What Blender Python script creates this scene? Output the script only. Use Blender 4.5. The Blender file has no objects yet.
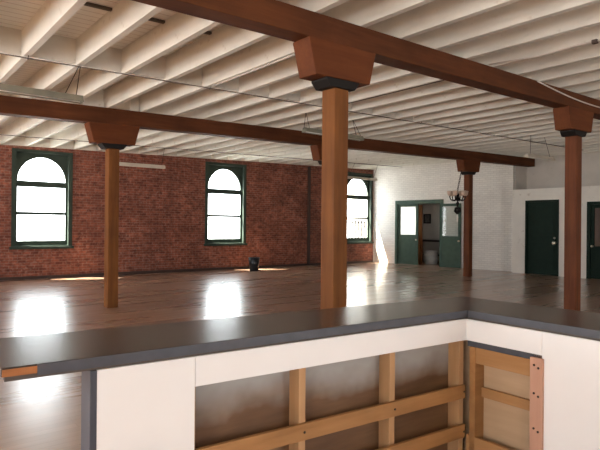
import bpy, bmesh, math, random
from mathutils import Vector, Matrix
random.seed(7)
S = bpy.context.scene
COL = S.collection

# ------------------------------------------------------------------ camera
cam_d = bpy.data.cameras.new('camera')
cam_d.sensor_fit = 'HORIZONTAL'
cam_d.sensor_width = 36.0
cam_d.lens = 538.77 / 600 * 36.0
cam_d.clip_start = 0.05
cam_d.clip_end = 200
cam = bpy.data.objects.new('camera', cam_d)
COL.objects.link(cam)
Rv, Uv, Fv = (Vector(v) for v in ((0.77525964, -0.63158196, 0.00875867),
                                  (-0.00752196, 0.00463418, 0.99996097),
                                  (0.6315979, 0.77529527, 0.00115804)))
cam.matrix_world = Matrix(((Rv.x, Uv.x, -Fv.x, 0), (Rv.y, Uv.y, -Fv.y, 0), (Rv.z, Uv.z, -Fv.z, 1.55), (0, 0, 0, 1)))
S.camera = cam

# ------------------------------------------------------------------ light and exposure
WORLD_STRENGTH = 9.3
world = bpy.data.worlds.new('world')
S.world = world
world.use_nodes = True
wb = world.node_tree.nodes['Background']
wnt = world.node_tree            # pale overcast sky above, sunlit pale street below the horizon
wtc = wnt.nodes.new('ShaderNodeTexCoord')
wsp = wnt.nodes.new('ShaderNodeSeparateXYZ')
wmr = wnt.nodes.new('ShaderNodeMapRange')
wmr.inputs['From Min'].default_value = -0.06
wmr.inputs['From Max'].default_value = 0.06
wmx = wnt.nodes.new('ShaderNodeMix')
wmx.data_type = 'RGBA'
wmx.inputs[6].default_value = (1.62, 1.57, 1.52, 1)
wmx.inputs[7].default_value = (1.12, 1.16, 1.22, 1)
wnt.links.new(wtc.outputs['Generated'], wsp.inputs[0])
wnt.links.new(wsp.outputs['Z'], wmr.inputs['Value'])
wnt.links.new(wmr.outputs['Result'], wmx.inputs[0])
wnt.links.new(wmx.outputs[2], wb.inputs['Color'])
wb.inputs['Strength'].default_value = WORLD_STRENGTH
sun_d = bpy.data.lights.new('sun', 'SUN')
sun_d.energy = 110
sun_d.angle = math.radians(0.6)
sun_d.color = (1.0, 0.93, 0.80)
sun = bpy.data.objects.new('sun', sun_d)
COL.objects.link(sun)
sun.location = (0, 30, 40)
sun.rotation_euler = Vector((0.46, -0.37, -1.0)).to_track_quat('-Z', 'Y').to_euler()
S.view_settings.view_transform = 'Standard'
S.view_settings.look = 'None'
S.view_settings.exposure = 0.0
S.view_settings.gamma = 1.0
S.view_settings.use_curve_mapping = False
S.cycles.max_bounces = 14
S.cycles.diffuse_bounces = 12
S.cycles.glossy_bounces = 4
S.cycles.transparent_max_bounces = 12
S.cycles.sample_clamp_indirect = 8.0
S.cycles.caustics_reflective = False
S.cycles.caustics_refractive = False


def portal(cx, cy, cz, w, h, direction):
    """daylight portal filling a window opening, facing into the room"""
    d = bpy.data.lights.new('window_daylight', 'AREA')
    d.shape = 'RECTANGLE'
    d.size = w
    d.size_y = h
    d.cycles.is_portal = True
    o = bpy.data.objects.new('window_daylight', d)
    COL.objects.link(o)
    o.location = (cx, cy, cz)
    o.rotation_euler = Vector(direction).to_track_quat('-Z', 'Y').to_euler()


# ------------------------------------------------------------------ materials
def new_mat(name):
    m = bpy.data.materials.new(name)
    m.use_nodes = True
    nt = m.node_tree
    b = nt.nodes['Principled BSDF']
    return m, nt, b


def N(nt, t, **kw):
    n = nt.nodes.new(t)
    for k, v in kw.items():
        setattr(n, k, v)
    return n


def coords(nt, scale=(1, 1, 1), swap=None, which='Object'):
    tc = N(nt, 'ShaderNodeTexCoord')
    src = tc.outputs[which]
    if swap:
        sp = N(nt, 'ShaderNodeSeparateXYZ')
        nt.links.new(src, sp.inputs[0])
        cb = N(nt, 'ShaderNodeCombineXYZ')
        for i, ax in enumerate(swap):
            nt.links.new(sp.outputs[ax], cb.inputs[i])
        src = cb.outputs[0]
    mp = N(nt, 'ShaderNodeMapping')
    mp.inputs['Scale'].default_value = scale
    nt.links.new(src, mp.inputs['Vector'])
    return mp.outputs['Vector']


def noise(nt, vec, scale, detail=4, rough=0.55):
    n = N(nt, 'ShaderNodeTexNoise')
    n.inputs['Scale'].default_value = scale
    n.inputs['Detail'].default_value = detail
    n.inputs['Roughness'].default_value = rough
    nt.links.new(vec, n.inputs['Vector'])
    return n.outputs['Fac']


def ramp(nt, fac, stops):
    r = N(nt, 'ShaderNodeValToRGB')
    el = r.color_ramp.elements
    while len(el) < len(stops):
        el.new(0.5)
    for e, (p, c) in zip(el, stops):
        e.position = p
        e.color = (*c, 1) if len(c) == 3 else c
    nt.links.new(fac, r.inputs['Fac'])
    return r.outputs['Color']


def mix(nt, fac, a, b, blend='MIX'):
    n = N(nt, 'ShaderNodeMix', data_type='RGBA', blend_type=blend)
    ins = [i for i in n.inputs if i.enabled]
    f, ia, ib = n.inputs[0], n.inputs[6], n.inputs[7]
    for sock, v in ((f, fac), (ia, a), (ib, b)):
        if hasattr(v, 'is_linked'):
            nt.links.new(v, sock)
        elif isinstance(v, (tuple, list)):
            sock.default_value = (*v, 1) if len(v) == 3 else v
        else:
            sock.default_value = v
    return n.outputs[2]


def bump(nt, b, height, strength=0.3, dist=0.01):
    n = N(nt, 'ShaderNodeBump')
    n.inputs['Strength'].default_value = strength
    n.inputs['Distance'].default_value = dist
    nt.links.new(height, n.inputs['Height'])
    nt.links.new(n.outputs['Normal'], b.inputs['Normal'])


def plain(name, c, rough=0.5, metal=0.0, var=0.12, scale=6.0, spec=0.5):
    m, nt, b = new_mat(name)
    f = noise(nt, coords(nt), scale)
    lo = tuple(x * (1 - var) for x in c)
    hi = tuple(min(1, x * (1 + var)) for x in c)
    nt.links.new(ramp(nt, f, [(0.3, lo), (0.7, hi)]), b.inputs['Base Color'])
    b.inputs['Roughness'].default_value = rough
    b.inputs['Metallic'].default_value = metal
    b.inputs['Specular IOR Level'].default_value = spec
    return m


def wood(name, dark, light, axis='Z', rough=0.5, grain=9.0, stretch=0.08, spec=0.4):
    m, nt, b = new_mat(name)
    sc = {'X': (stretch, 1, 1), 'Y': (1, stretch, 1), 'Z': (1, 1, stretch)}[axis]
    v = coords(nt, sc)
    f = noise(nt, v, grain, 6, 0.65)
    f2 = noise(nt, coords(nt), 1.7, 3)
    c = ramp(nt, f, [(0.28, dark), (0.72, light)])
    c = mix(nt, ramp(nt, f2, [(0.4, (0, 0, 0)), (0.75, (0.45, 0.45, 0.45))]), c, tuple(x * 0.6 for x in dark))
    nt.links.new(c, b.inputs['Base Color'])
    b.inputs['Roughness'].default_value = rough
    b.inputs['Specular IOR Level'].default_value = spec
    bump(nt, b, f, 0.15, 0.004)
    return m


def brick_mat(name, c1, c2, mortar, swap, fade=None, rough=0.85, bumpk=0.5, painted=False):
    m, nt, b = new_mat(name)
    v = coords(nt, (1, 1, 1), swap)
    bt = N(nt, 'ShaderNodeTexBrick')
    bt.inputs['Scale'].default_value = 1.0
    bt.inputs['Brick Width'].default_value = 0.215
    bt.inputs['Row Height'].default_value = 0.076
    bt.inputs['Mortar Size'].default_value = 0.007
    bt.inputs['Mortar Smooth'].default_value = 0.3
    bt.inputs['Bias'].default_value = -0.1
    bt.inputs['Color1'].default_value = (*c1, 1)
    bt.inputs['Color2'].default_value = (*c2, 1)
    bt.inputs['Mortar'].default_value = (*mortar, 1)
    nt.links.new(v, bt.inputs['Vector'])
    c = bt.outputs['Color']
    n1 = noise(nt, v, 1.3, 5)
    n2 = noise(nt, v, 9.0, 4)
    n3 = noise(nt, v, 16.0, 2)
    if not painted:
        c = mix(nt, 0.75, c, ramp(nt, n2, [(0.3, (0.45, 0.38, 0.36)), (0.7, (1.5, 1.45, 1.4))]), 'MULTIPLY')
        c = mix(nt, ramp(nt, n3, [(0.58, (0, 0, 0)), (0.70, (0.7, 0.7, 0.7))]), c, (0.33, 0.20, 0.16))
        c = mix(nt, ramp(nt, n1, [(0.35, (0.45, 0.45, 0.45)), (0.65, (0, 0, 0))]), c, (0.08, 0.027, 0.022))
    else:
        c = mix(nt, 0.5, c, ramp(nt, n1, [(0.3, (0.85, 0.83, 0.8)), (0.7, (1.05, 1.05, 1.04))]), 'MULTIPLY')
    nt.links.new(c, b.inputs['Base Color'])
    b.inputs['Roughness'].default_value = rough
    b.inputs['Specular IOR Level'].default_value = 0.2
    mth = N(nt, 'ShaderNodeMath', operation='SUBTRACT')
    nt.links.new(n2, mth.inputs[0])
    nt.links.new(bt.outputs['Fac'], mth.inputs[1])
    bump(nt, b, mth.outputs[0], bumpk, 0.012)
    return m


def floor_mat():
    m, nt, b = new_mat('worn_wood_floor')
    v = coords(nt)
    bt = N(nt, 'ShaderNodeTexBrick')
    bt.inputs['Scale'].default_value = 1.0
    bt.inputs['Brick Width'].default_value = 2.6
    bt.inputs['Row Height'].default_value = 0.085
    bt.inputs['Mortar Size'].default_value = 0.0025
    bt.inputs['Mortar Smooth'].default_value = 0.2
    bt.inputs['Color1'].default_value = (0.36, 0.225, 0.150, 1)
    bt.inputs['Color2'].default_value = (0.30, 0.185, 0.122, 1)
    bt.inputs['Mortar'].default_value = (0.24, 0.135, 0.085, 1)
    nt.links.new(v, bt.inputs['Vector'])
    st = coords(nt, (0.12, 1.0, 1))
    g = noise(nt, st, 7.0, 6, 0.6)
    big = noise(nt, coords(nt, (0.45, 1.0, 1)), 0.9, 4, 0.6)
    c = mix(nt, 0.7, bt.outputs['Color'], ramp(nt, g, [(0.3, (0.82, 0.80, 0.78)), (0.7, (1.2, 1.18, 1.16))]), 'MULTIPLY')
    c = mix(nt, ramp(nt, big, [(0.45, (0, 0, 0)), (0.7, (0.5, 0.5, 0.5))]), c, (0.28, 0.20, 0.155))
    nt.links.new(c, b.inputs['Base Color'])
    rr = ramp(nt, noise(nt, st, 2.2, 5), [(0.3, (0.22, 0.22, 0.22)), (0.75, (0.38, 0.38, 0.38))])
    nt.links.new(rr, b.inputs['Roughness'])
    b.inputs['Specular IOR Level'].default_value = 0.5
    b.inputs['Coat Weight'].default_value = 0.7
    b.inputs['Coat Roughness'].default_value = 0.24
    return m


def white_paint(name, c, axis=None, board=0.0, rough=0.6, stain=0.25):
    m, nt, b = new_mat(name)
    v = coords(nt)
    n1 = noise(nt, v, 1.6, 6, 0.65)
    col = ramp(nt, n1, [(0.25, tuple(x * (1 - stain) for x in c)), (0.6, c)])
    n2 = noise(nt, v, 5.5, 3)
    col = mix(nt, ramp(nt, n2, [(0.66, (0, 0, 0)), (0.78, (0.4, 0.4, 0.4))]), col, (0.30, 0.22, 0.16))
    if board:
        sp = N(nt, 'ShaderNodeSeparateXYZ')
        nt.links.new(v, sp.inputs[0])
        md = N(nt, 'ShaderNodeMath', operation='PINGPONG')
        md.inputs[1].default_value = board / 2
        nt.links.new(sp.outputs[axis], md.inputs[0])
        dv = N(nt, 'ShaderNodeMath', operation='DIVIDE')
        dv.inputs[1].default_value = board / 2
        nt.links.new(md.outputs[0], dv.inputs[0])
        gap = ramp(nt, dv.outputs[0], [(0.0, (1, 1, 1)), (0.12, (0, 0, 0))])
        col = mix(nt, gap, col, (0.45, 0.38, 0.33))
    nt.links.new(col, b.inputs['Base Color'])
    b.inputs['Roughness'].default_value = rough
    b.inputs['Specular IOR Level'].default_value = 0.25
    return m


def overspray_ply(name):
    """plywood with grey paint overspray along its upper edge and sides"""
    m, nt, b = new_mat(name)
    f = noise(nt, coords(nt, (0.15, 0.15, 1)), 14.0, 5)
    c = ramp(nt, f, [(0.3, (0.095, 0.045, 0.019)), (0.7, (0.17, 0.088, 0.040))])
    v = coords(nt)
    sp = N(nt, 'ShaderNodeSeparateXYZ')
    nt.links.new(v, sp.inputs[0])
    n2 = noise(nt, v, 3.5, 3)
    ad = N(nt, 'ShaderNodeMath', operation='MULTIPLY_ADD')
    ad.inputs[1].default_value = 0.22
    nt.links.new(n2, ad.inputs[0])
    nt.links.new(sp.outputs['Z'], ad.inputs[2])
    g = ramp(nt, ad.outputs[0], [(0.80, (0, 0, 0)), (0.95, (0.95, 0.95, 0.95))])
    c = mix(nt, g, c, (0.36, 0.35, 0.33))
    nt.links.new(c, b.inputs['Base Color'])
    b.inputs['Roughness'].default_value = 0.6
    return m


def glass_mat():
    m = bpy.data.materials.new('window_glass')
    m.use_nodes = True
    nt = m.node_tree
    nt.nodes.clear()
    out = N(nt, 'ShaderNodeOutputMaterial')
    tr = N(nt, 'ShaderNodeBsdfTransparent')
    tr.inputs['Color'].default_value = (0.95, 0.97, 0.96, 1)
    gl = N(nt, 'ShaderNodeBsdfGlossy')
    gl.inputs['Roughness'].default_value = 0.03
    lw = N(nt, 'ShaderNodeLayerWeight')
    lw.inputs['Blend'].default_value = 0.5
    pw = N(nt, 'ShaderNodeMath', operation='POWER')
    pw.inputs[1].default_value = 4.0
    nt.links.new(lw.outputs['Facing'], pw.inputs[0])
    fr = N(nt, 'ShaderNodeMath', operation='MULTIPLY_ADD')
    fr.inputs[1].default_value = 0.5
    fr.inputs[2].default_value = 0.03
    nt.links.new(pw.outputs[0], fr.inputs[0])
    mx = N(nt, 'ShaderNodeMixShader')
    nt.links.new(fr.outputs[0], mx.inputs[0])
    nt.links.new(tr.outputs[0], mx.inputs[1])
    nt.links.new(gl.outputs[0], mx.inputs[2])
    nt.links.new(mx.outputs[0], out.inputs['Surface'])
    return m


M = {}
M['brick'] = brick_mat('red_brick', (0.30, 0.105, 0.066), (0.16, 0.053, 0.038), (0.30, 0.19, 0.15), (0, 2, 1))
M['brick_white'] = brick_mat('white_painted_brick', (0.80, 0.78, 0.74), (0.73, 0.71, 0.68), (0.62, 0.60, 0.57), (1, 2, 0), rough=0.55, bumpk=0.7, painted=True)
M['floor'] = floor_mat()
M['joist'] = white_paint('white_joist_darkened', (0.72, 0.70, 0.64), stain=0.15)  # white darkened against the deck to offset the brightly lit joist faces
M['deck'] = white_paint('white_deck_lightened', (0.90, 0.885, 0.82), 1, 0.145, stain=0.08)  # same white lifted so the shaded bays come out brighter
M['plaster'] = white_paint('cream_plaster', (0.76, 0.73, 0.67), stain=0.1)
M['backwall'] = white_paint('grey_plaster', (0.60, 0.565, 0.52), stain=0.15)
M['drywall'] = plain('white_drywall', (0.80, 0.785, 0.77), 0.6, var=0.02, scale=3)
M['beam'] = wood('dark_beam_wood', (0.060, 0.018, 0.007), (0.130, 0.042, 0.014), 'X', 0.65, 8.0, spec=0.15)
M['post'] = wood('post_wood', (0.115, 0.038, 0.010), (0.24, 0.092, 0.022), 'Z', 0.6, 9.0, spec=0.2)
M['post_red'] = wood('reddish_post_wood', (0.085, 0.024, 0.009), (0.185, 0.058, 0.020), 'Z', 0.6, 9.0, spec=0.2)
M['bolster'] = wood('bolster_wood', (0.095, 0.026, 0.009), (0.155, 0.048, 0.015), 'X', 0.65, 8.0, spec=0.15)
M['iron'] = plain('black_iron', (0.012, 0.009, 0.008), 0.6, 0.0, spec=0.2)
M['green'] = plain('green_window_paint', (0.040, 0.055, 0.043), 0.6, spec=0.15)
M['green_leaf'] = plain('green_door_paint', (0.066, 0.105, 0.080), 0.6, spec=0.15)
M['green_dark'] = plain('dark_green_door_paint', (0.009, 0.021, 0.014), 0.6, spec=0.15)
M['glass'] = glass_mat()
M['counter'] = wood('dark_counter_laminate', (0.034, 0.024, 0.020), (0.058, 0.041, 0.034), 'X', 0.24, 4.0, 0.1, 0.85)
M['counter_edge'] = plain('slate_counter_edge', (0.058, 0.060, 0.072), 0.45, var=0.15, scale=14)
M['end_panel'] = plain('slate_end_panel', (0.050, 0.052, 0.066), 0.5)
M['raw_wood'] = wood('raw_orange_wood', (0.28, 0.095, 0.028), (0.42, 0.17, 0.055), 'X', 0.6, 20.0)
M['stud'] = wood('pine_stud', (0.40, 0.22, 0.10), (0.52, 0.32, 0.165), 'Z', 0.65, 10.0)
M['rail'] = wood('pine_rail', (0.27, 0.125, 0.040), (0.42, 0.215, 0.080), 'X', 0.65, 12.0)
M['pinkstud'] = wood('pinkish_pine', (0.44, 0.23, 0.155), (0.55, 0.32, 0.22), 'Z', 0.65, 10.0)
M['board'] = wood('pine_board', (0.33, 0.155, 0.052), (0.46, 0.245, 0.10), 'Y', 0.65, 12.0)
M['ply'] = overspray_ply('oversprayed_plywood')
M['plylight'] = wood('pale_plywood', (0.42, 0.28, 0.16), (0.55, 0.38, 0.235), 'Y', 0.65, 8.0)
M['galv'] = plain('grey_painted_pipe', (0.07, 0.052, 0.045), 0.7, 0.0, spec=0.1)
M['conduit'] = plain('white_conduit', (0.55, 0.50, 0.45), 0.5)
M['fixture'] = plain('grey_fixture_enamel', (0.22, 0.21, 0.165), 0.45)
M['fixture_white'] = plain('white_fixture_enamel', (0.55, 0.50, 0.42), 0.45)
M['tube'] = plain('white_lamp_tube', (0.85, 0.85, 0.82), 0.25, var=0.02)
M['bin_black'] = plain('black_plastic', (0.010, 0.011, 0.014), 0.4)
M['drum'] = plain('white_plastic', (0.55, 0.54, 0.50), 0.4)
M['brass'] = plain('brushed_knob_metal', (0.75, 0.70, 0.58), 0.3, 1.0, 0.05)
M['screw'] = plain('dark_screw', (0.05, 0.03, 0.02), 0.5, 0.5)
M['dark_line'] = plain('dark_line_tone', (0.10, 0.075, 0.06), 0.8)  # dark tone for ceiling strips and the shadow groove painted under the counter top
M['brownwood'] = wood('cupboard_wood', (0.28, 0.105, 0.035), (0.42, 0.18, 0.065), 'Z', 0.5, 9)
M['darkwood'] = wood('dark_bench_wood', (0.03, 0.02, 0.017), (0.055, 0.036, 0.028), 'X', 0.5, 9)
M['base'] = plain('dark_base_paint', (0.045, 0.022, 0.016), 0.6)
M['shade'] = plain('cream_lamp_cup', (0.62, 0.46, 0.36), 0.4)
M['pearl'] = plain('white_bead', (0.8, 0.77, 0.72), 0.3)
M['paper'] = plain('grey_picture', (0.09, 0.085, 0.08), 0.5, var=0.5, scale=12)


# ------------------------------------------------------------------ mesh helpers
class MB:
    def __init__(self):
        self.bm = bmesh.new()

    def box(self, x0, x1, y0, y1, z0, z1, mat=None, bev=0.0, f=None):
        bm = bmesh.new()
        vs = [bm.verts.new((x, y, z)) for x in (x0, x1) for y in (y0, y1) for z in (z0, z1)]
        for q in ((0, 1, 3, 2), (4, 6, 7, 5), (0, 4, 5, 1), (2, 3, 7, 6), (0, 2, 6, 4), (1, 5, 7, 3)):
            bm.faces.new([vs[i] for i in q])
        if bev:
            bmesh.ops.bevel(bm, geom=list(bm.edges), offset=bev, segments=2, affect='EDGES', profile=0.6)
        self._merge(bm, mat, f)
        return self

    def prism(self, pts, axis, a0, a1, mat=None, bev=0.0, f=None):
        """extrude 2D outline pts along axis ('x','y','z') from a0 to a1"""
        bm = bmesh.new()

        def P(p, a):
            return {'x': (a, p[0], p[1]), 'y': (p[0], a, p[1]), 'z': (p[0], p[1], a)}[axis]
        A = [bm.verts.new(P(p, a0)) for p in pts]
        B = [bm.verts.new(P(p, a1)) for p in pts]
        n = len(pts)
        bm.faces.new(A)
        bm.faces.new(B[::-1])
        for i in range(n):
            bm.faces.new((A[i], B[i], B[(i + 1) % n], A[(i + 1) % n]))
        bmesh.ops.recalc_face_normals(bm, faces=bm.faces)
        if bev:
            bmesh.ops.bevel(bm, geom=list(bm.edges), offset=bev, segments=2, affect='EDGES', profile=0.6)
        self._merge(bm, mat, f)
        return self

    def tube(self, pts, r, seg=8, closed=False, mat=None):
        bm = bmesh.new()
        pts = [Vector(p) for p in pts]
        n = len(pts)
        rs = r if isinstance(r, (list, tuple)) else [r] * n
        rings = []
        for i, p in enumerate(pts):
            a = pts[(i - 1) % n] if (closed or i > 0) else p
            b = pts[(i + 1) % n] if (closed or i < n - 1) else p
            t = (b - a).normalized()
            ref = Vector((0, 0, 1)) if abs(t.z) < 0.9 else Vector((1, 0, 0))
            u = t.cross(ref).normalized()
            w = t.cross(u)
            rings.append([bm.verts.new(p + (u * math.cos(2 * math.pi * k / seg) + w * math.sin(2 * math.pi * k / seg)) * rs[i]) for k in range(seg)])
        m = n if closed else n - 1
        for i in range(m):
            A, B = rings[i], rings[(i + 1) % n]
            for k in range(seg):
                bm.faces.new((A[k], A[(k + 1) % seg], B[(k + 1) % seg], B[k]))
        if not closed:
            bm.faces.new(rings[0][::-1])
            bm.faces.new(rings[-1])
        bmesh.ops.recalc_face_normals(bm, faces=bm.faces)
        for fc in bm.faces:
            fc.smooth = len(fc.verts) == 4
        self._merge(bm, mat, None)
        return self

    def lathe(self, prof, c, seg=24, mat=None):
        """revolve (r, z) profile round a vertical axis at c"""
        bm = bmesh.new()
        rings = []
        for r, z in prof:
            if r < 1e-5:
                rings.append([bm.verts.new((c[0], c[1], c[2] + z))])
            else:
                rings.append([bm.verts.new((c[0] + r * math.cos(2 * math.pi * k / seg), c[1] + r * math.sin(2 * math.pi * k / seg), c[2] + z)) for k in range(seg)])
        for A, B in zip(rings, rings[1:]):
            for k in range(seg):
                k2 = (k + 1) % seg
                if len(A) == 1 and len(B) == 1:
                    continue
                if len(A) == 1:
                    bm.faces.new((A[0], B[k], B[k2]))
                elif len(B) == 1:
                    bm.faces.new((A[k], A[k2], B[0]))
                else:
                    bm.faces.new((A[k], A[k2], B[k2], B[k]))
        bmesh.ops.recalc_face_normals(bm, faces=bm.faces)
        for fc in bm.faces:
            fc.smooth = True
        self._merge(bm, mat, None)
        return self

    def _merge(self, bm, mat, f):
        if mat is not None:
            bmesh.ops.transform(bm, matrix=mat, verts=bm.verts)
        if f is not None:
            for v in bm.verts:
                v.co = f(v.co)
        me = bpy.data.meshes.new('tmp')
        bm.to_mesh(me)
        bm.free()
        self.bm.from_mesh(me)
        bpy.data.meshes.remove(me)

    def build(self, name, mat, parent=None, origin=None, keep_smooth=True):
        me = bpy.data.meshes.new(name)
        o = bpy.data.objects.new(name, me)
        if parent is not None:
            org = Vector(parent['_org'])
            o['_org'] = tuple(org)
        else:
            org = Vector(origin or (0, 0, 0))
            o['_org'] = tuple(org)
        bmesh.ops.translate(self.bm, vec=-org, verts=self.bm.verts)
        self.bm.to_mesh(me)
        self.bm.free()
        mats = mat if isinstance(mat, list) else [mat]
        for mm in mats:
            me.materials.append(mm)
        COL.objects.link(o)
        if parent is not None:
            o.parent = parent
        else:
            o.location = org
        return o


def thing(name, label, cat, loc=(0, 0, 0), group=None, kind=None):
    o = bpy.data.objects.new(name, None)
    o.empty_display_size = 0.1
    COL.objects.link(o)
    o.location = loc
    o['_org'] = tuple(loc)
    o['label'] = label
    o['category'] = cat
    if group:
        o['group'] = group
    if kind:
        o['kind'] = kind
    return o


def tag(o, label=None, cat=None, group=None, kind=None):
    for k, v in (('label', label), ('category', cat), ('group', group), ('kind', kind)):
        if v:
            o[k] = v
    return o


def frame2(a, b):
    """matrix of a vertical frame: x runs from a towards b on the floor, y is 90 degrees to its left"""
    a = Vector((a[0], a[1], 0))
    b = Vector((b[0], b[1], 0))
    u = (b - a).normalized()
    n = Vector((-u.y, u.x, 0))
    return Matrix(((u.x, n.x, 0, a.x), (u.y, n.y, 0, a.y), (0, 0, 1, 0), (0, 0, 0, 1)))


SL = 0.0225


def zj(x):                      # underside of the joists; the whole ceiling rises slightly to the right
    return 3.60 + SL * x


def shear(v):
    return Vector((v.x, v.y, v.z + SL * v.x))


def brick_y(x):                 # room face of the brick wall
    return 16.42 - 0.02098 * x


# ------------------------------------------------------------------ floor and walls
o = MB().box(-5.2, 22.0, -5.2, 16.7, -0.12, 0.0).build('floor', M['floor'])
tag(o, 'worn glossy brown wood plank floor', 'floor', kind='structure')

FB = frame2((0, 16.42), (17.16, 16.06))       # brick wall frame: y into the wall


def wall_with_holes(mb, s0, s1, z0, z1, d0, d1, holes, F):
    """holes: (s0,s1,z0,z1) sorted along s, no overlap"""
    cur = s0
    for (a, b, c, e) in holes:
        mb.box(cur, a, d0, d1, z0, z1, F)
        if c > z0:
            mb.box(a, b, d0, d1, z0, c, F)
        if e < z1:
            mb.box(a, b, d0, d1, e, z1, F)
        cur = b
    mb.box(cur, s1, d0, d1, z0, z1, F)


WIN = [  # s0, s1, z0, z1
    (3.17, 4.755, 0.86, 3.60),
    (9.055, 10.69, 0.86, 3.70),
    (15.50, 17.10, 0.84, 3.80),
]
mb = MB()
wall_with_holes(mb, -5.2, 17.6, 0, 4.35, 0.0, 0.24, WIN, FB)
o = mb.build('wall_back', M['brick'])
tag(o, 'red brick wall with three tall arched windows', 'wall', kind='structure')

# white painted brick wall
W0, W1 = (17.16, 16.06), (17.7, 9.93)
FW = frame2(W1, W0)            # s runs away from the corner at 9.93 ; y to the left = -X side (room) -> use negative d
LW = (Vector(W0) - Vector(W1)).length


def ww(s):                     # s measured from the brick-wall corner
    return LW - s


FWr = frame2(W0, W1)           # x from brick corner towards the viewer; y (left of travel) = +X, into the wall
mb = MB()
wall_with_holes(mb, 0.0, LW, 0, 4.35, 0.0, 0.2, [(1.17, 3.42, 0.0, 2.62)], FWr)
o = mb.build('wall_right', M['brick_white'])
tag(o, 'white painted brick wall with green double doors', 'wall', kind='structure')

# return and recessed upper wall beyond the low partition
o = MB().box(17.901, 18.65, 9.93, 10.13, 0, 4.35).build('wall_return', M['backwall'])
tag(o, 'short grey plaster return wall above the low partition', 'wall', kind='structure')
o = MB().box(18.65, 18.85, -5.0, 10.13, 0, 4.35).build('wall_recess', M['backwall'])
tag(o, 'grey plaster wall set back above the low partition', 'wall', kind='structure')

# low partition with two doors
FP = frame2((17.35, 9.74), (17.2, 4.0))
mb = MB()
wall_with_holes(mb, 0.0, 14.5, 0, 2.84, 0.0, 0.14, [(0.47, 1.61, 0, 2.46), (2.48, 3.62, 0, 2.36)], FP)
mb.box(-0.0, 0.14, 0.14, 1.2, 0, 2.84, FP)
o = mb.build('wall_partition', M['plaster'])
tag(o, 'low cream plaster partition with dark green doors', 'wall', kind='structure')
o = MB().box(0.0, 14.0, 0.14, 1.20, 2.74, 2.84, FP).build('wall_partition_top', M['plaster'])
tag(o, 'flat top of the low cream partition', 'wall', kind='structure')

# walls behind the viewer, with the window openings that light the room
mb = MB()
LWIN = [(-3.0, -1.0), (1.6, 3.4), (5.8, 8.0), (9.6, 11.8), (13.2, 15.2)]
FL = frame2((-5.0, -5.0), (-5.0, 16.6))       # y to the left = -X
wall_with_holes(mb, 0.0, 21.5, 0, 4.2, 0.0, 0.2, [(a + 5, b + 5, 0.7, 3.35) for a, b in LWIN], FL)
o = mb.build('wall_left', M['plaster'])
tag(o, 'plaster wall with tall windows on the street side', 'wall', kind='structure')
mb = MB()
BWIN = [(-4.4, -2.8), (3.2, 5.0), (9.5, 11.0)]
FBk = frame2((18.65, -5.0), (-5.2, -5.0))
wall_with_holes(mb, 0.0, 23.85, 0, 4.35, 0.0, 0.2, sorted([(18.65 - b, 18.65 - a, 0.7, 3.3) for a, b in BWIN]), FBk)
o = mb.build('wall_front', M['plaster'])
tag(o, 'plaster wall with tall windows facing the brick wall', 'wall', kind='structure')
for a, b in LWIN:
    portal(-5.1, (a + b) / 2, 2.02, b - a, 2.65, (1, 0, 0))
for a, b in BWIN:
    portal((a + b) / 2, -5.1, 2.0, b - a, 2.6, (0, 1, 0))

# back room behind the double doors
RX0, RX1, RY0, RY1 = 17.95, 20.4, 11.2, 17.7
o = MB().box(RX1, RX1 + 0.15, RY0 - 0.15, 16.3, 0, 3.0).box(RX1, RX1 + 0.15, 17.4, RY1 + .15, 0, 3.0) \
    .box(RX1, RX1 + 0.15, 16.3, 17.4, 0, 1.1).box(RX1, RX1 + 0.15, 16.3, 17.4, 2.5, 3.0).build('wall_back_room', M['backwall'])
tag(o, 'grey wall of the small room behind the green double doors', 'wall', kind='structure')
o = MB().box(17.66, RX1, RY0 - 0.15, RY0, 0, 3.0).build('wall_back_room_near', M['backwall'])
tag(o, 'side wall of the small room behind the double doors', 'wall', kind='structure')
o = MB().box(17.40, RX1, RY1, RY1 + 0.15, 0, 3.0).box(17.40, 17.60, 16.30, RY1, 0, 3.0).build('wall_back_room_far', M['backwall'])
tag(o, 'far side wall of the small room behind the double doors', 'wall', kind='structure')
o = MB().prism([(17.40, RY1 + 0.15), (17.40, 15.5), (17.85, RY0 - 0.15), (RX1 + .15, RY0 - 0.15), (RX1 + .15, RY1 + 0.15)], 'z', 3.0, 3.1).build('ceiling_back_room', M['backwall'])
tag(o, 'ceiling of the small room behind the double doors', 'ceiling', kind='structure')
portal(RX1 + 0.07, 16.85, 1.8, 1.1, 1.4, (-1, 0, 0))
o = MB().box(17.40, RX1, 16.7, RY1, -0.12, 0.0).build('floor_back_room', M['floor'])
tag(o, 'floor of the small room behind the double doors', 'floor', kind='structure')

m, nt, b = new_mat('window_blind')
nt.nodes.remove(b)
tl, df, mx = N(nt, 'ShaderNodeBsdfTranslucent'), N(nt, 'ShaderNodeBsdfDiffuse'), N(nt, 'ShaderNodeMixShader')
tl.inputs['Color'].default_value = (0.62, 0.62, 0.60, 1)
df.inputs['Color'].default_value = (0.75, 0.74, 0.70, 1)
mx.inputs[0].default_value = 0.35
nt.links.new(tl.outputs[0], mx.inputs[1])
nt.links.new(df.outputs[0], mx.inputs[2])
nt.links.new(mx.outputs[0], nt.nodes['Material Output'].inputs['Surface'])
t = thing('window_blind', 'white blind added to dim the daylight behind the glass of the left green door leaf', 'blind', (RX1 - 0.02, 16.85, 2.5))  # blind added to soften the overly bright back room window
MB().box(RX1 - 0.018, RX1 - 0.012, 16.27, 17.43, 1.08, 2.52).build('fabric', m, t)
MB().box(RX1 - 0.035, RX1 - 0.001, 16.25, 17.45, 2.50, 2.56, bev=0.008).build('head_rail', M['fixture_white'], t)

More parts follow.
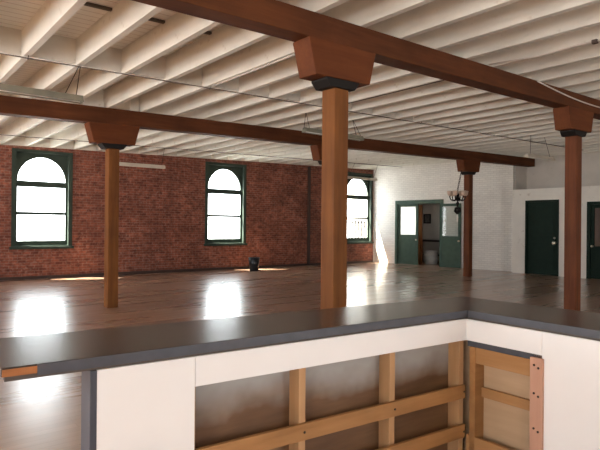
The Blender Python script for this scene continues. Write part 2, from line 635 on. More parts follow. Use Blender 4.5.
# low dark skirting along the brick
o = MB().box(-5.0, 17.14, -0.02, 0.0, 0.0, 0.08, FB).build('baseboard_back', M['base'])
tag(o, 'dark skirting at the foot of the brick wall', 'baseboard', kind='structure')

# ------------------------------------------------------------------ ceiling: deck, joists, blocking
JH = 0.36
o = MB().box(-5.2, 18.85, -5.2, 16.7, 3.60 + JH, 3.60 + JH + 0.05, f=shear).build('ceiling', M['deck'])
tag(o, 'white painted board ceiling above the joists', 'ceiling', kind='structure')
JT = 0.075
JX = [2.235 + 0.643 * k for k in range(-11, 26)]
for x in JX:
    if x > 18.6:
        continue
    y1 = brick_y(x) - 0.05 if x < 17.1 else 9.93
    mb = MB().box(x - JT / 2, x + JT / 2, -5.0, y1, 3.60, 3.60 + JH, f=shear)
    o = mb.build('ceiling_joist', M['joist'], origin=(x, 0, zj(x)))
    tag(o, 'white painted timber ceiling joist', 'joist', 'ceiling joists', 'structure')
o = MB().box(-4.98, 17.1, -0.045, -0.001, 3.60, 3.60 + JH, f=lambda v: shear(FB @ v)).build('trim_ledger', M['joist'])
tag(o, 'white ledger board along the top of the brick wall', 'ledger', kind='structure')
blk = None
for i in range(len(JX) - 1):
    a, b = JX[i] + JT / 2, JX[i + 1] - JT / 2
    if b > 17.0:
        continue
    if blk is None:
        mb = MB()
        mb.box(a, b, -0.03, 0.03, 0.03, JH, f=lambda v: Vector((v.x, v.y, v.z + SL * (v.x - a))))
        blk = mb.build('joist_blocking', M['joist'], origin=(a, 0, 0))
        o = blk
    else:
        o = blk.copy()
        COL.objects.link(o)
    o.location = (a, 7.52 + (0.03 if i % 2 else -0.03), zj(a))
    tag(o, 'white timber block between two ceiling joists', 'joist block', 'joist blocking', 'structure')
    if 0.3 < a < 7:
        s = MB().box(a, b, 6.11, 6.16, 3.60 + JH - 0.03, 3.60 + JH, f=shear).build('ceiling_dark_strip', M['dark_line'], origin=(a, 5.9, zj(a)))  # solid dark strip laid across the boards of this bay
        tag(s, 'dark strip on the ceiling boards between joists', 'ceiling slot', 'dark ceiling strips', 'structure')

for a, b in ((3.06, 3.42), (3.93, 4.10)):
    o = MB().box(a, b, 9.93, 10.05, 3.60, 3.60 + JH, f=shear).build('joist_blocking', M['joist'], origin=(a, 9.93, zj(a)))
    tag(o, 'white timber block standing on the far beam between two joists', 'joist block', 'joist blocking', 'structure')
# ------------------------------------------------------------------ beams
B2A = math.atan2(-0.29, 17.0)


def beam_y(x):
    return 10.06 - 0.01706 * x


o = MB().box(-4.98, 18.63, 4.07, 4.31, 3.60 - 0.255, 3.60, bev=0.008, f=shear).build('timber_beam', M['beam'], origin=(0, 4.19, 3.35))
tag(o, 'near dark brown timber beam crossing the upper right of the room', 'beam', kind='thing')


def b2(v):
    return Vector((v.x, v.y + beam_y(v.x), v.z + SL * v.x))


o = MB().box(-4.98, 18.63, -0.12, 0.12, 3.60 - 0.29, 3.60, bev=0.008, f=b2).build('timber_beam', M['beam'], origin=(0, 10.06, 3.31))
tag(o, 'far dark brown timber beam running across the middle of the room', 'beam', kind='thing')


# ------------------------------------------------------------------ posts
def post(x, y, zbeam, label, hw_top=0.475, hw_bot=0.385, bh=0.36, size=0.2, mat='post'):
    t = thing('timber_post', label, 'post', (x, y, 0), 'timber posts', 'thing')
    zb = zbeam + SL * x * 0
    capz = zb - bh
    h = size / 2
    MB().box(x - h, x + h, y - h, y + h, 0, capz - 0.09, bev=0.012).build('shaft', M[mat], t)
    # bolster: inverted trapezoid under the beam, gently sloped to follow it
    mb = MB()
    mb.prism([(x - hw_bot, capz), (x + hw_bot, capz), (x + hw_top, zb - 0.02), (x + hw_top, zb), (x - hw_top, zb), (x - hw_top, zb - 0.02)],
             'y', y - 0.135, y + 0.135, bev=0.012, f=lambda v: Vector((v.x, v.y, v.z + SL * (v.x - x))))
    mb.build('bolster', M['bolster'], t)
    mb = MB()
    w0, w1 = 0.17, 0.23
    bm = mb
    bm.prism([(x - w0, capz - 0.09), (x + w0, capz - 0.09), (x + w1, capz - 0.02), (x + w1, capz), (x - w1, capz), (x - w1, capz - 0.02)],
             'y', y - 0.125, y + 0.125, bev=0.006, f=lambda v: Vector((v.x, v.y, v.z + SL * (v.x - x))))
    mb.build('cap_plate', M['iron'], t)
    return t


post(3.88, 4.19, zj(3.88) - 0.255, 'orange-brown timber post right behind the dark bar counter, left of the open double doors', bh=0.36)
post(9.42, 4.19, zj(9.42) - 0.255, 'reddish timber post in front of the cream partition, between its two dark green doors', mat='post_red')
post(3.62, beam_y(3.62), zj(3.62) - 0.29, 'timber post standing free on the open floor between the first two arched windows')
post(8.95, beam_y(8.95), zj(8.95) - 0.29, 'timber post mostly hidden behind the post at the bar counter')
post(14.81, beam_y(14.81), zj(14.81) - 0.29, 'timber post beside the open green double doors with a lantern hanging at its side', mat='post_red')


# ------------------------------------------------------------------ arched windows
def arch_pts(cx, r, zs, z0, n=20):
    return [(cx + r * math.cos(math.pi * k / n), zs + r * math.sin(math.pi * k / n)) for k in range(n + 1)]


def arched_window(idx, s0, s1, z0, z1, label):
    H = z1 - z0
    k = H / 2.74
    base = FB @ Vector(((s0 + s1) / 2, 0, z0))
    t = thing('window_%d' % idx, label, 'window', base, kind='structure')
    zt0, zt1 = z0 + 1.71 * k, z0 + 1.87 * k       # transom bar
    zm = z0 + 0.97 * k                            # meeting rail
    zb = z0 + 0.20 * k                            # top of bottom rail
    e = 0.11
    mb = MB()
    # outer casing, slightly proud of the brick, running back to the sash
    mb.box(s0, s0 + e, -0.025, 0.10, z0, z1, FB)
    mb.box(s1 - e, s1, -0.025, 0.10, z0, z1, FB)
    mb.box(s0 + e, s1 - e, -0.025, 0.10, z1 - 0.08, z1, FB)
    mb.box(s0 + e, s1 - e, -0.025, 0.10, z0, z0 + 0.07, FB)
    mb.build('window_frame', M['green'], t)
    # sill
    mb = MB()
    mb.box(s0 - 0.04, s1 + 0.04, -0.07, 0.10, z0 - 0.03, z0 + 0.045, FB, bev=0.008)
    mb.build('window_sill', M['green'], t)
    # arched head panel in the sash plane
    a, b = s0 + e, s1 - e
    cx, r = (a + b) / 2, (b - a) / 2 - 0.05
    zs = zt1
    rz = min(0.68 * k, z1 - 0.08 - 0.05 - zs) / r
    n = 24
    bm = bmesh.new()
    d0, d1 = 0.10, 0.17
    fr, bk, fo, bo = [], [], [], []
    for i in range(n + 1):
        an = math.pi * i / n
        px, pz = cx + r * math.cos(an), zs + r * rz * math.sin(an)
        # outer border point: project on the rectangle
        dx, dz = math.cos(an), math.sin(an)
        tx = ((b - a) / 2) / abs(dx) if abs(dx) > 1e-6 else 1e9
        tz = (z1 - 0.08 - zs) / dz if dz > 1e-6 else 1e9
        tt = min(tx, tz)
        ox, oz = cx + dx * tt, zs + dz * tt
        fr.append(bm.verts.new((px, d0, pz)))
        bk.append(bm.verts.new((px, d1, pz)))
        fo.append(bm.verts.new((ox, d0, oz)))
        bo.append(bm.verts.new((ox, d1, oz)))
    for i in range(n):
        bm.faces.new((fr[i], fr[i + 1], fo[i + 1], fo[i]))
        bm.faces.new((bk[i], bo[i], bo[i + 1], bk[i + 1]))
        bm.faces.new((fr[i], bk[i], bk[i + 1], fr[i + 1]))
        # fill square corners
    for (px, qz) in ((a, z1 - 0.08), (b, z1 - 0.08)):
        pass
    # corner triangles
    cand = [(v.co.x, v.co.z) for v in fo]
    for side, cxr in ((1, b), (-1, a)):
        best = None
        seq = range(n) if side == 1 else range(n, 0, -1)
        for i in seq:
            j = i + 1 if side == 1 else i - 1
            p, q = fo[i].co, fo[j].co
            if abs(p.x - cxr) < 1e-4 and abs(q.x - cxr) > 1e-4:
                c1 = bm.verts.new((cxr, d0, z1 - 0.08))
                c2 = bm.verts.new((cxr, d1, z1 - 0.08))
                bm.faces.new((fo[i], fo[j], c1))
                bm.faces.new((bo[i], c2, bo[j]))
                break
    bmesh.ops.recalc_face_normals(bm, faces=bm.faces)
    mb = MB()
    mb._merge(bm, FB, None)
    mb.build('arch_panel', M['green'], t)
    # sash bars
    mb = MB()
    mb.box(a, b, 0.07, 0.17, zt0, zt1, FB, bev=0.006)
    mb.build('transom', M['green'], t)
    mb = MB()
    mb.box(a, a + 0.05, 0.10, 0.16, zb, zt0, FB)
    mb.box(b - 0.05, b, 0.10, 0.16, zb, zt0, FB)
    mb.box(a, b, 0.10, 0.16, z0 + 0.05, zb, FB)
    mb.box(a + 0.05, b - 0.05, 0.105, 0.15, zm - 0.04, zm + 0.04, FB)
    mb.build('sash', M['green'], t)
    # glass
    mb = MB()
    mb.box(a + 0.05, b - 0.05, 0.128, 0.132, zb, zm - 0.02, FB)
    mb.build('pane', M['glass'], t)
    MB().box(a + 0.05, b - 0.05, 0.128, 0.132, zm + 0.02, zt0, FB).build('pane', M['glass'], t)
    mb = MB()
    mb.prism([(cx + r * math.cos(math.pi * i / n), zs + r * rz * math.sin(math.pi * i / n)) for i in range(n + 1)], 'y', 0.128, 0.132, FB)
    mb.build('pane', M['glass'], t)
    c = FB @ Vector(((s0 + s1) / 2, 0.30, (z0 + z1) / 2))
    portal(c.x, c.y, c.z, s1 - s0 + 0.1, H + 0.1, FB.to_3x3() @ Vector((0, -1, 0)))
    return t


arched_window(1, *WIN[0], 'tall green-framed arched window at the left end of the brick wall')
arched_window(2, *WIN[1], 'tall green-framed arched window in the middle of the brick wall, left of the black bin')
arched_window(3, *WIN[2], 'green-framed window next to the white wall, partly hidden by the near post')

# iron guard bars outside the lower sash of the corner window
g = thing('window_guard', 'dark iron guard bars outside the bottom of the corner window', 'window guard', FB @ Vector((16.3, 0.42, 0.85)))
for k in range(9):
    s = 15.58 + k * 0.185
    MB().box(s - 0.024, s + 0.024, 0.40, 0.442, 0.86, 1.80, FB).build('guard_bar', M['iron'], g)
for z in (0.95, 1.72):
    MB().box(15.50, 17.12, 0.40, 0.442, z - 0.02, z + 0.02, FB).build('guard_rail', M['iron'], g)
for s in (15.52, 17.10):
    MB().box(s - 0.02, s + 0.02, 0.24, 0.442, 0.93, 0.97, FB).build('bracket', M['iron'], g)

# drain pipe on the brick wall
o = MB().box(13.50, 13.60, -0.10, -0.001, 0.0, 3.86, FB, bev=0.02).build('drain_pipe', M['base'], origin=FB @ Vector((13.55, -0.05, 0)))
tag(o, 'dark vertical drain pipe on the brick wall left of the near post', 'pipe')


# ------------------------------------------------------------------ double doors in the white wall
def leaf(name, F, s0, s1, d0, d1, z0, z1, mat, parent, zg0, stile=0.10, knob=None):
    dm = (d0 + d1) / 2
    mb = MB()
    mb.box(s0, s0 + stile, d0, d1, z0, z1, F)
    mb.box(s1 - stile, s1, d0, d1, z0, z1, F)
    mb.box(s0 + stile, s1 - stile, d0, d1, z1 - 0.10, z1, F)
    mb.box(s0 + stile, s1 - stile, d0, d1, zg0 - 0.14, zg0, F)
    mb.box(s0 + stile, s1 - stile, d0, d1, z0, z0 + 0.22, F)
    mb.box(s0 + stile, s1 - stile, dm - 0.008, dm + 0.008, z0 + 0.22, zg0 - 0.14, F)
    lf = mb.build(name, mat, parent)
    MB().box(s0 + stile, s1 - stile, dm - 0.003, dm + 0.003, zg0, z1 - 0.10, F).build('pane', M['glass'], lf)
    if knob:
        s, z, d = knob
        kb = MB()
        kb.lathe([(0.0, 0.0), (0.03, 0.005), (0.014, 0.02), (0.014, 0.035), (0.03, 0.045), (0.034, 0.06), (0.022, 0.078), (0, 0.082)], (0, 0, 0), 14)
        rot = Matrix.Rotation(math.pi / 2, 4, 'X')       # lathe axis -> -y
        bmesh.ops.transform(kb.bm, matrix=F @ Matrix.Translation((s, d, z)) @ rot, verts=kb.bm.verts)
        kb.build('door_knob', M['brass'], lf)
    return lf


d = thing('door_1', 'green half-glazed double doors in the white brick wall, standing open', 'door', FWr @ Vector((2.3, 0, 0)), kind='structure')
mb = MB()
mb.box(1.17, 1.27, -0.03, 0.15, 0, 2.62, FWr)
mb.box(3.32, 3.42, -0.03, 0.15, 0, 2.62, FWr)
mb.box(1.27, 3.32, -0.03, 0.15, 2.47, 2.62, FWr)
mb.build('door_frame', M['green_leaf'], d)
leaf('door_leaf', FWr, 1.275, 2.25, 0.03, 0.075, 0.01, 2.465, M['green_leaf'], d, 1.22, 0.11, (2.19, 1.02, 0.03))
leaf('door_leaf', FWr, 3.33, 4.22, -0.13, -0.085, 0.01, 2.44, M['green_leaf'], d, 1.20, 0.10, (4.17, 1.02, -0.13))


# ------------------------------------------------------------------ doors in the partition
def knob_part(parent, F, s, dd, z, r=1.0):
    kb = MB()
    kb.lathe([(0.0, 0.0), (0.034 * r, 0.005), (0.016 * r, 0.02), (0.016 * r, 0.035), (0.03 * r, 0.045), (0.036 * r, 0.06), (0.022 * r, 0.078), (0, 0.082)], (0, 0, 0), 14)
    bmesh.ops.transform(kb.bm, matrix=F @ Matrix.Translation((s, dd, z)) @ Matrix.Rotation(math.pi / 2, 4, 'X'), verts=kb.bm.verts)
    return kb


d = thing('door_2', 'closed dark green door in the cream partition, with knob and deadbolt', 'door', FP @ Vector((1.04, 0, 0)), kind='structure')
mb = MB()
mb.box(0.47, 0.52, -0.02, 0.14, 0, 2.46, FP)
mb.box(1.56, 1.61, -0.02, 0.14, 0, 2.46, FP)
mb.box(0.52, 1.56, -0.02, 0.14, 2.40, 2.46, FP)
mb.build('door_frame', M['green_dark'], d)
mb = MB()
mb.box(0.525, 1.555, 0.04, 0.085, 0.01, 2.395, FP)
mb.box(0.66, 1.42, 0.032, 0.04, 1.30, 2.25, FP, bev=0.004)
mb.box(0.66, 1.42, 0.032, 0.04, 0.22, 1.08, FP, bev=0.004)
dl = mb.build('door_leaf', M['green_dark'], d)
knob_part(dl, FP, 1.45, 0.04, 1.06, 1.8).build('door_knob', M['brass'], dl)
kb = MB()
kb.lathe([(0, 0), (0.036, 0.0), (0.034, 0.022), (0.018, 0.026), (0.018, 0.04), (0, 0.04)], (0, 0, 0), 14)
bmesh.ops.transform(kb.bm, matrix=FP @ Matrix.Translation((1.45, 0.04, 1.22)) @ Matrix.Rotation(math.pi / 2, 4, 'X'), verts=kb.bm.verts)
kb.build('deadbolt', M['brass'], dl)

d = thing('door_3', 'dark green half-glazed door at the right end of the cream partition', 'door', FP @ Vector((3.05, 0, 0)), kind='structure')
mb = MB()
mb.box(2.48, 2.58, -0.02, 0.14, 0, 2.36, FP)
mb.box(3.52, 3.62, -0.02, 0.14, 0, 2.36, FP)
mb.box(2.58, 3.52, -0.02, 0.14, 2.27, 2.36, FP)
mb.build('door_frame', M['green_dark'], d)
leaf('door_leaf', FP, 2.585, 3.515, 0.03, 0.075, 0.01, 2.265, M['green_dark'], d, 1.0, 0.09, (2.64, 1.0, 0.03))

# ------------------------------------------------------------------ contents of the back room
t = thing('workbench', 'dark wooden workbench in the room behind the open double doors', 'workbench', (19.5, 14.3, 0))
MB().box(19.1, 19.9, 13.0, 15.6, 0.90, 0.97, bev=0.006).build('bench_top', M['darkwood'], t)
for x in (19.17, 19.83):
    for y in (13.08, 15.52):
        MB().box(x - 0.04, x + 0.04, y - 0.04, y + 0.04, 0, 0.90).build('leg', M['darkwood'], t)
MB().box(19.17, 19.83, 13.08, 15.52, 0.30, 0.34).build('shelf', M['darkwood'], t)
dx, dy = 18.5, 14.02
t = thing('storage_drum', 'pale round storage drum on the floor just inside the double doors', 'drum', (dx, dy, 0))
MB().lathe([(0, 0.0), (0.25, 0.0), (0.265, 0.02), (0.27, 0.16), (0.28, 0.17), (0.27, 0.18), (0.275, 0.36), (0.285, 0.37), (0.275, 0.38), (0.27, 0.50), (0, 0.50)], (dx, dy, 0), 28).build('body', M['drum'], t)
MB().lathe([(0, 0.50), (0.285, 0.50), (0.29, 0.515), (0.285, 0.54), (0.20, 0.545), (0, 0.545)], (dx, dy, 0), 28).build('lid', M['drum'], t)
t = thing('wall_picture', 'small dark framed picture on the wall of the back room', 'picture', (20.38, 15.67, 1.9))
mb = MB()
for (y0, y1, z0, z1) in ((15.47, 15.52, 1.70, 2.14), (15.82, 15.87, 1.70, 2.14), (15.52, 15.82, 1.70, 1.75), (15.52, 15.82, 2.09, 2.14)):
    mb.box(20.365, 20.398, y0, y1, z0, z1)
mb.build('picture_frame', M['iron'], t)
MB().box(20.385, 20.398, 15.52, 15.82, 1.75, 2.09).build('print', M['paper'], t)
o = MB().box(18.0, 18.05, 14.11, 14.34, 0, 2.45, bev=0.006).build('wooden_board', M['brownwood'], origin=(18.02, 14.2, 0))
tag(o, 'upright orange wooden board standing just inside the open double doors', 'board')


# ------------------------------------------------------------------ ceiling pipes and cables
def run(name, pts, r, mat, label, cat, seg=8):
    o = MB().tube(pts, r, seg).build(name, M[mat], origin=pts[0])
    return tag(o, label, cat)


t = thing('sprinkler_pipe', 'long thin grey pipe under the joists between the two timber beams', 'pipe', (-4.9, 7.36, zj(-4.9)))
MB().tube([(-4.9, 7.36, zj(-4.9) - 0.02), (17.35, 7.42, zj(17.35) - 0.02)], 0.010, 8).build('pipe_run', M['galv'], t)
for x in JX[2:30:4]:
    MB().tube([(x + 0.005, 7.36, zj(x) - 0.045), (x + 0.005, 7.325, zj(x) - 0.02), (x + 0.005, 7.335, zj(x) + 0.02)], 0.006, 6).build('pipe_hook', M['iron'], t)
t = thing('sprinkler_pipe', 'thin grey pipe under the joists between the far beam and the brick wall', 'pipe', (-4.9, 14.35, zj(-4.9)))
MB().tube([(-4.9, 14.35, zj(-4.9) - 0.02), (17.0, 14.33, zj(17.0) - 0.02)], 0.010, 8).build('pipe_run', M['galv'], t)
for x in JX[3:30:4]:
    MB().tube([(x + 0.005, 14.35, zj(x) - 0.045), (x + 0.005, 14.315, zj(x) - 0.02), (x + 0.005, 14.325, zj(x) + 0.02)], 0.006, 6).build('pipe_hook', M['iron'], t)
xj = JX[14]
run('electrical_conduit', [(xj + 0.0, 4.33, zj(xj) - 0.015), (xj, 7.30, zj(xj) - 0.015)], 0.014, 'conduit', 'pale conduit along a joist left of the near post, from pipe to near beam', 'conduit')
xj = JX[18]
run('electrical_conduit', [(xj, 4.33, zj(xj) - 0.010), (xj, 7.30, zj(xj) - 0.010)], 0.007, 'galv', 'thin dark conduit along a joist just right of the near post', 'conduit')
xj = 6.62
t = thing('ceiling_wire', 'pale wire with a small junction box above the near beam, upper right', 'wire', (xj, 4.0, zj(xj)))
MB().tube([(xj - 0.10, 4.02, zj(xj) - 0.012), (xj, 3.4, zj(xj) - 0.035), (xj, 2.9, zj(xj) - 0.015), (xj + 0.04, 2.0, zj(xj) - 0.02), (xj + 0.02, 0.5, zj(xj) - 0.012)], 0.010, 6).build('cable', M['conduit'], t)
MB().box(xj - 0.025, xj + 0.03, 2.68, 2.74, zj(xj) - 0.045, zj(xj) + 0.0, bev=0.006).build('junction_box', M['galv'], t)
pts = []
for k in range(14):
    x = 7.9 + k * 0.21
    pts.append((x, 4.055 - 0.004, zj(x) - 0.015 - 0.05 * math.sin(math.pi * k / 13) - 0.12 * (k / 13)))
run('draped_cable', pts, 0.011, 'conduit', 'white cable draped along the face of the near beam, far right', 'cable', 6)


# ------------------------------------------------------------------ hanging strip lights
def strip_light(x0, x1, y0, y1, z, label, white=False, hang=(0.1, 0.9), vee=False, h=0.09, w=0.15):
    fm = M['fixture_white'] if white else M['fixture']
    t = thing('strip_light', label, 'light fixture', ((x0 + x1) / 2, (y0 + y1) / 2, z))
    L = math.hypot(x1 - x0, y1 - y0)
    F = frame2((x0, y0), (x1, y1))
    T = Matrix.Translation((0, 0, z)) @ F

    mb = MB()
    mb.prism([(-w * 0.28, h), (w * 0.28, h), (w / 2, 0.012), (w / 2, 0.0), (w / 2 - 0.008, 0.0), (w * 0.25, h - 0.03),
              (-w * 0.25, h - 0.03), (-w / 2 + 0.008, 0.0), (-w / 2, 0.0), (-w / 2, 0.012)], 'x', 0, L, T)
    mb.build('housing', fm, t)
    for s in (0.0, L - 0.012):
        MB().prism([(-w * 0.28, h), (w * 0.28, h), (w / 2, 0.0), (-w / 2, 0.0)], 'x', s, s + 0.012, T).build('end_plate', fm, t)
    for dy in (-0.035, 0.035):
        MB().tube([T @ Vector((0.02, dy, 0.028)), T @ Vector((L - 0.02, dy, 0.028))], 0.018, 10).build('lamp_tube', M['tube'], t)
    for q in hang:
        p = T @ Vector((L * q, 0, h))
        ztop = zj(p.x) + 0.005
        # nearest joist to hang from
        jx = min(JX, key=lambda j: abs(j - p.x))
        ztop = zj(jx) + 0.01
        if vee:
            MB().tube([T @ Vector((L * q - 0.10, 0, h - 0.005)), (jx, p.y, ztop)], 0.0055, 6).build('hanger', M['iron'], t)
            MB().tube([T @ Vector((L * q + 0.04, 0, h - 0.005)), (jx + 0.01, p.y, ztop)], 0.0055, 6).build('hanger', M['iron'], t)
        else:
            MB().tube([T @ Vector((L * q, 0, h - 0.005)), (jx, p.y, ztop)], 0.0055, 6).build('hanger', M['iron'], t)
    return t


strip_light(-0.1, 2.27, 7.42, 7.40, 3.157, 'long grey strip light hanging over the near side of the far beam, upper left', hang=(0.08, 0.95), vee=True)
strip_light(5.30, 6.74, 14.55, 14.45, 3.15, 'white strip light hanging in front of the brick wall, beside the free standing post', white=True, hang=(0.06, 0.94))
strip_light(6.70, 8.30, 8.12, 8.12, 3.38, 'dusty strip light hanging at the far beam, crossing behind the near post', hang=(0.06, 0.96), vee=True)
strip_light(13.9, 15.65, 14.5, 14.5, 3.33, 'pale strip light hanging across the top of the corner window beside the white wall', white=True, hang=(0.15, 0.9))
strip_light(12.95, 14.25, 6.92, 6.88, 3.33, 'small pale strip light hanging just left of the reddish post, above the cream partition', white=True, hang=(0.15, 0.9))

# ------------------------------------------------------------------ hanging lantern beside the far post
cx, cy = 14.03, 9.66
zc = 2.44
t = thing('hanging_lantern', 'small black iron chandelier with cream cups hanging beside the far post', 'chandelier', (cx, cy, zc))
ztop = zj(14.3) - 0.29 - 0.355
mb = MB()
nl = 9
zs = zc + 0.22
for k in range(nl):
    z = zs + (ztop - zs) * (k + 0.5) / nl
    hh = (ztop - zs) / nl * 0.62
    off = k / (nl - 1) * 0.18
    ring = []
    for q in range(10):
        a = 2 * math.pi * q / 10
        u, v = 0.018 * math.cos(a), hh * math.sin(a)
        ring.append((cx + off + (u if k % 2 else 0), cy + (0 if k % 2 else u), z + v))
    mb.tube(ring, 0.008, 6, closed=True)
mb.build('chain', M['iron'], t)
mb = MB()
mb.lathe([(0, 0.22), (0.02, 0.21), (0.015, 0.14), (0.045, 0.10), (0.05, 0.04), (0.02, 0.0), (0.02, -0.12), (0.05, -0.17), (0.03, -0.24), (0.012, -0.28), (0, -0.28)], (cx, cy, zc), 16)
mb.build('stem', M['iron'], t)
for k in range(6):
    a = 2 * math.pi * k / 6 + 0.3
    ca, sa = math.cos(a), math.sin(a)
    pts = []
    for (r, z) in ((0.02, 0.02), (0.08, -0.07), (0.15, -0.09), (0.21, -0.05), (0.235, 0.02), (0.23, 0.06)):
        pts.append((cx + r * ca, cy + r * sa, zc + z))
    arm = MB().tube(pts, 0.018, 8).build('arm', M['iron'], t)
    MB().lathe([(0, 0.05), (0.04, 0.055), (0.075, 0.10), (0.09, 0.20), (0.082, 0.20), (0.066, 0.105), (0, 0.07)], (cx + 0.23 * ca, cy + 0.23 * sa, zc), 14).build('cup_shade', M['shade'], arm)
mb = MB()
for k in range(5):
    a = 2 * math.pi * k / 5
    pts = [(cx, cy, zc - 0.27), (cx + 0.07 * math.cos(a), cy + 0.07 * math.sin(a), zc - 0.33), (cx + 0.09 * math.cos(a), cy + 0.09 * math.sin(a), zc - 0.40), (cx + 0.02 * math.cos(a), cy + 0.02 * math.sin(a), zc - 0.50)]
    mb.tube(pts, [0.014, 0.030, 0.032, 0.010], 8)
mb.build('finial', M['iron'], t)
MB().lathe([(0, -0.50), (0.018, -0.52), (0.028, -0.60), (0.018, -0.72), (0, -0.76)], (cx, cy, zc), 12).build('pendant_drop', M['pearl'], t)

# ------------------------------------------------------------------ black bin
bx, by = 10.33, 15.12
t = thing('waste_bin', 'black plastic waste bin on the sunlit floor under the middle arched window', 'bin', (bx, by, 0))
MB().lathe([(0, 0.0), (0.145, 0.0), (0.15, 0.01), (0.165, 0.22), (0.17, 0.23), (0.19, 0.45), (0.182, 0.45), (0.155, 0.20), (0.14, 0.02), (0, 0.02)], (bx, by, 0), 28).build('body', M['bin_black'], t)
ring = [(bx + 0.191 * math.cos(2 * math.pi * k / 28), by + 0.191 * math.sin(2 * math.pi * k / 28), 0.452) for k in range(28)]
MB().tube(ring, 0.013, 8, closed=True).build('rim', M['bin_black'], t)

# ------------------------------------------------------------------ bar counter
P = [(0.36, 2.0), (2.72, 1.80), (2.64, -0.35), (3.24, -0.35), (3.235, 2.185), (0.40, 2.535)]
t = thing('countertop', 'dark L-shaped bar countertop with slate-grey edges', 'countertop', (0.36, 2.0, 1.02))
mb = MB()
mb.prism(P, 'z', 1.040, 1.070, bev=0.003)
mb.build('top_slab', M['counter'], t)
# edging: front strips along both inner edges and the left end


def strip(mb, a, b, d0, d1, z0, z1, s0=0.0, s1=None):
    F = frame2(a, b)
    L = (Vector(b) - Vector(a)).length
    mb.box(s0, L if s1 is None else s1, d0, d1, z0, z1, F)


mb = MB()
strip(mb, P[0], P[1], -0.006, 0.0, 1.032, 1.069, 0.11)
MBe = mb.build('edge_strip', M['counter_edge'], t)
mb = MB()
strip(mb, P[1], P[2], -0.006, 0.0, 1.032, 1.069)
mb.build('edge_strip', M['counter_edge'], t)
mb = MB()
strip(mb, P[0], P[1], -0.004, 0.0, 1.040, 1.064, 0.004, 0.11)
tag(mb.build('bare_edge', M['raw_wood'], t), 'bare orange wood patch on the edge')
mb = MB()
Q = [(0.375, 2.018), (2.738, 1.818), (2.658, -0.35), (3.22, -0.35), (3.22, 2.17), (0.41, 2.52)]
mb.prism(Q, 'z', 1.018, 1.040)
mb.build('under_slab', M['dark_line'], t)  # shadow line below the top edge painted in with a dark colour

FR1 = frame2((0.36, 2.006), (2.72, 1.806))       # y = away from the viewer
L1 = math.hypot(2.36, 0.20)
TZ = 1.018
t = thing('bar_wall', 'long half-open bar wall with white panels and exposed pine studs under the counter', 'bar wall', FR1 @ Vector((1.3, 0.06, 0)))
t['kind'] = 'thing'
MB().box(0.31, 0.69, 0.0, 0.013, 0.0, TZ, FR1).build('white_panel', M['drywall'], t)
MB().box(0.692, L1 - 0.0, 0.0, 0.013, 0.897, TZ, FR1).build('white_header_panel', M['drywall'], t)
MB().box(0.285, 0.31, -0.002, 0.135, 0.0, TZ, FR1, bev=0.003).build('end_panel', M['end_panel'], t)
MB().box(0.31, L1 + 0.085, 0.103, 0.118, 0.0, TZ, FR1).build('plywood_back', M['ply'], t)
MB().box(0.31, L1 + 0.085, 0.118, 0.130, 0.0, TZ, FR1).build('outer_panel', M['end_panel'], t)
for s in (0.35, 0.665, 1.213, 1.785, 2.335):
    w = 0.038
    MB().box(s, s + w, 0.022, 0.103, 0.04, 0.98, FR1, bev=0.002).build('stud', M['stud'], t)
MB().box(0.31, L1 - 0.02, 0.022, 0.103, 0.98, TZ, FR1).build('top_plate', M['stud'], t)
MB().box(0.31, L1 - 0.02, 0.022, 0.103, 0.0, 0.04, FR1).build('bottom_plate', M['stud'], t)
for z0, z1 in ((0.562, 0.638), (0.335, 0.41), (0.08, 0.155)):
    MB().box(0.692, L1 - 0.004, 0.001, 0.022, z0, z1, FR1, bev=0.002).build('rail', M['rail'], t)


def screw(parent, F, s, d, z):
    kb = MB()
    kb.lathe([(0, 0.0), (0.006, 0.0), (0.006, 0.003), (0, 0.0035)], (0, 0, 0), 10)
    bmesh.ops.transform(kb.bm, matrix=F @ Matrix.Translation((s, d, z)) @ Matrix.Rotation(math.pi / 2, 4, 'X'), verts=kb.bm.verts)
    kb.build('screw', M['screw'], parent)


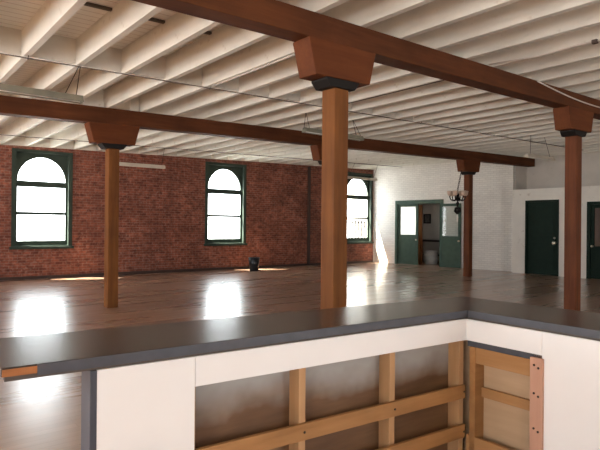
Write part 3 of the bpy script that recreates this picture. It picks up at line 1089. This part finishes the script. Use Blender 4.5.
for s, z in ((1.232, 0.60), (1.804, 0.60), (1.804, 0.37), (2.354, 0.60), (2.354, 0.37)):
    screw(t, FR1, s, 0.001, z)

FR2 = frame2((2.72, 1.806), (2.64, -0.35))       # x towards the viewer, y = left of travel = +X
L2 = math.hypot(0.08, 2.156)
t = thing('bar_wall', 'short white bar wall at the right, with a small framed opening near the corner', 'bar wall', FR2 @ Vector((0.8, 0.06, 0)))
t['kind'] = 'thing'
MB().box(0.0, 0.455, 0.0, 0.013, 0.897, TZ, FR2).build('white_header_panel', M['drywall'], t)
MB().box(0.456, L2, 0.0, 0.013, 0.0, TZ, FR2).build('white_panel', M['drywall'], t)
MB().box(0.0, 0.45, 0.013, 0.03, 0.862, 0.91, FR2).build('grey_cleat', M['counter_edge'], t)
MB().box(0.055, 0.402, 0.008, 0.030, 0.772, 0.862, FR2, bev=0.002).build('top_rail', M['board'], t)
MB().box(0.02, 0.058, 0.004, 0.09, 0.0, 0.862, FR2, bev=0.002).build('stud', M['rail'], t)
sd = MB().box(0.402, 0.468, -0.02, 0.0, 0.0, 0.882, FR2, bev=0.002).build('stud', M['pinkstud'], t)
tag(sd, 'pinkish stud with dark screws')
MB().box(0.405, 0.452, 0.013, 0.09, 0.0, TZ, FR2, bev=0.002).build('stud', M['stud'], t)
MB().box(0.06, 0.404, 0.062, 0.082, 0.572, 0.628, FR2, bev=0.002).build('mid_rail', M['board'], t)
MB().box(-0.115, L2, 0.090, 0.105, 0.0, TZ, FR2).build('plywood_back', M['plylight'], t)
MB().box(-0.13, L2, 0.105, 0.120, 0.0, TZ, FR2).build('outer_panel', M['end_panel'], t)
MB().box(0.0, 0.402, 0.004, 0.026, 0.16, 0.352, FR2, bev=0.002).build('bottom_board', M['board'], t)
for z in (0.845, 0.70, 0.52, 0.30):
    screw(t, FR2, 0.425, -0.02, z)
    screw(t, FR2, 0.448, -0.02, z - 0.012)

# strip the helper property used while building
for o in bpy.data.objects:
    if '_org' in o.keys():
        del o['_org']
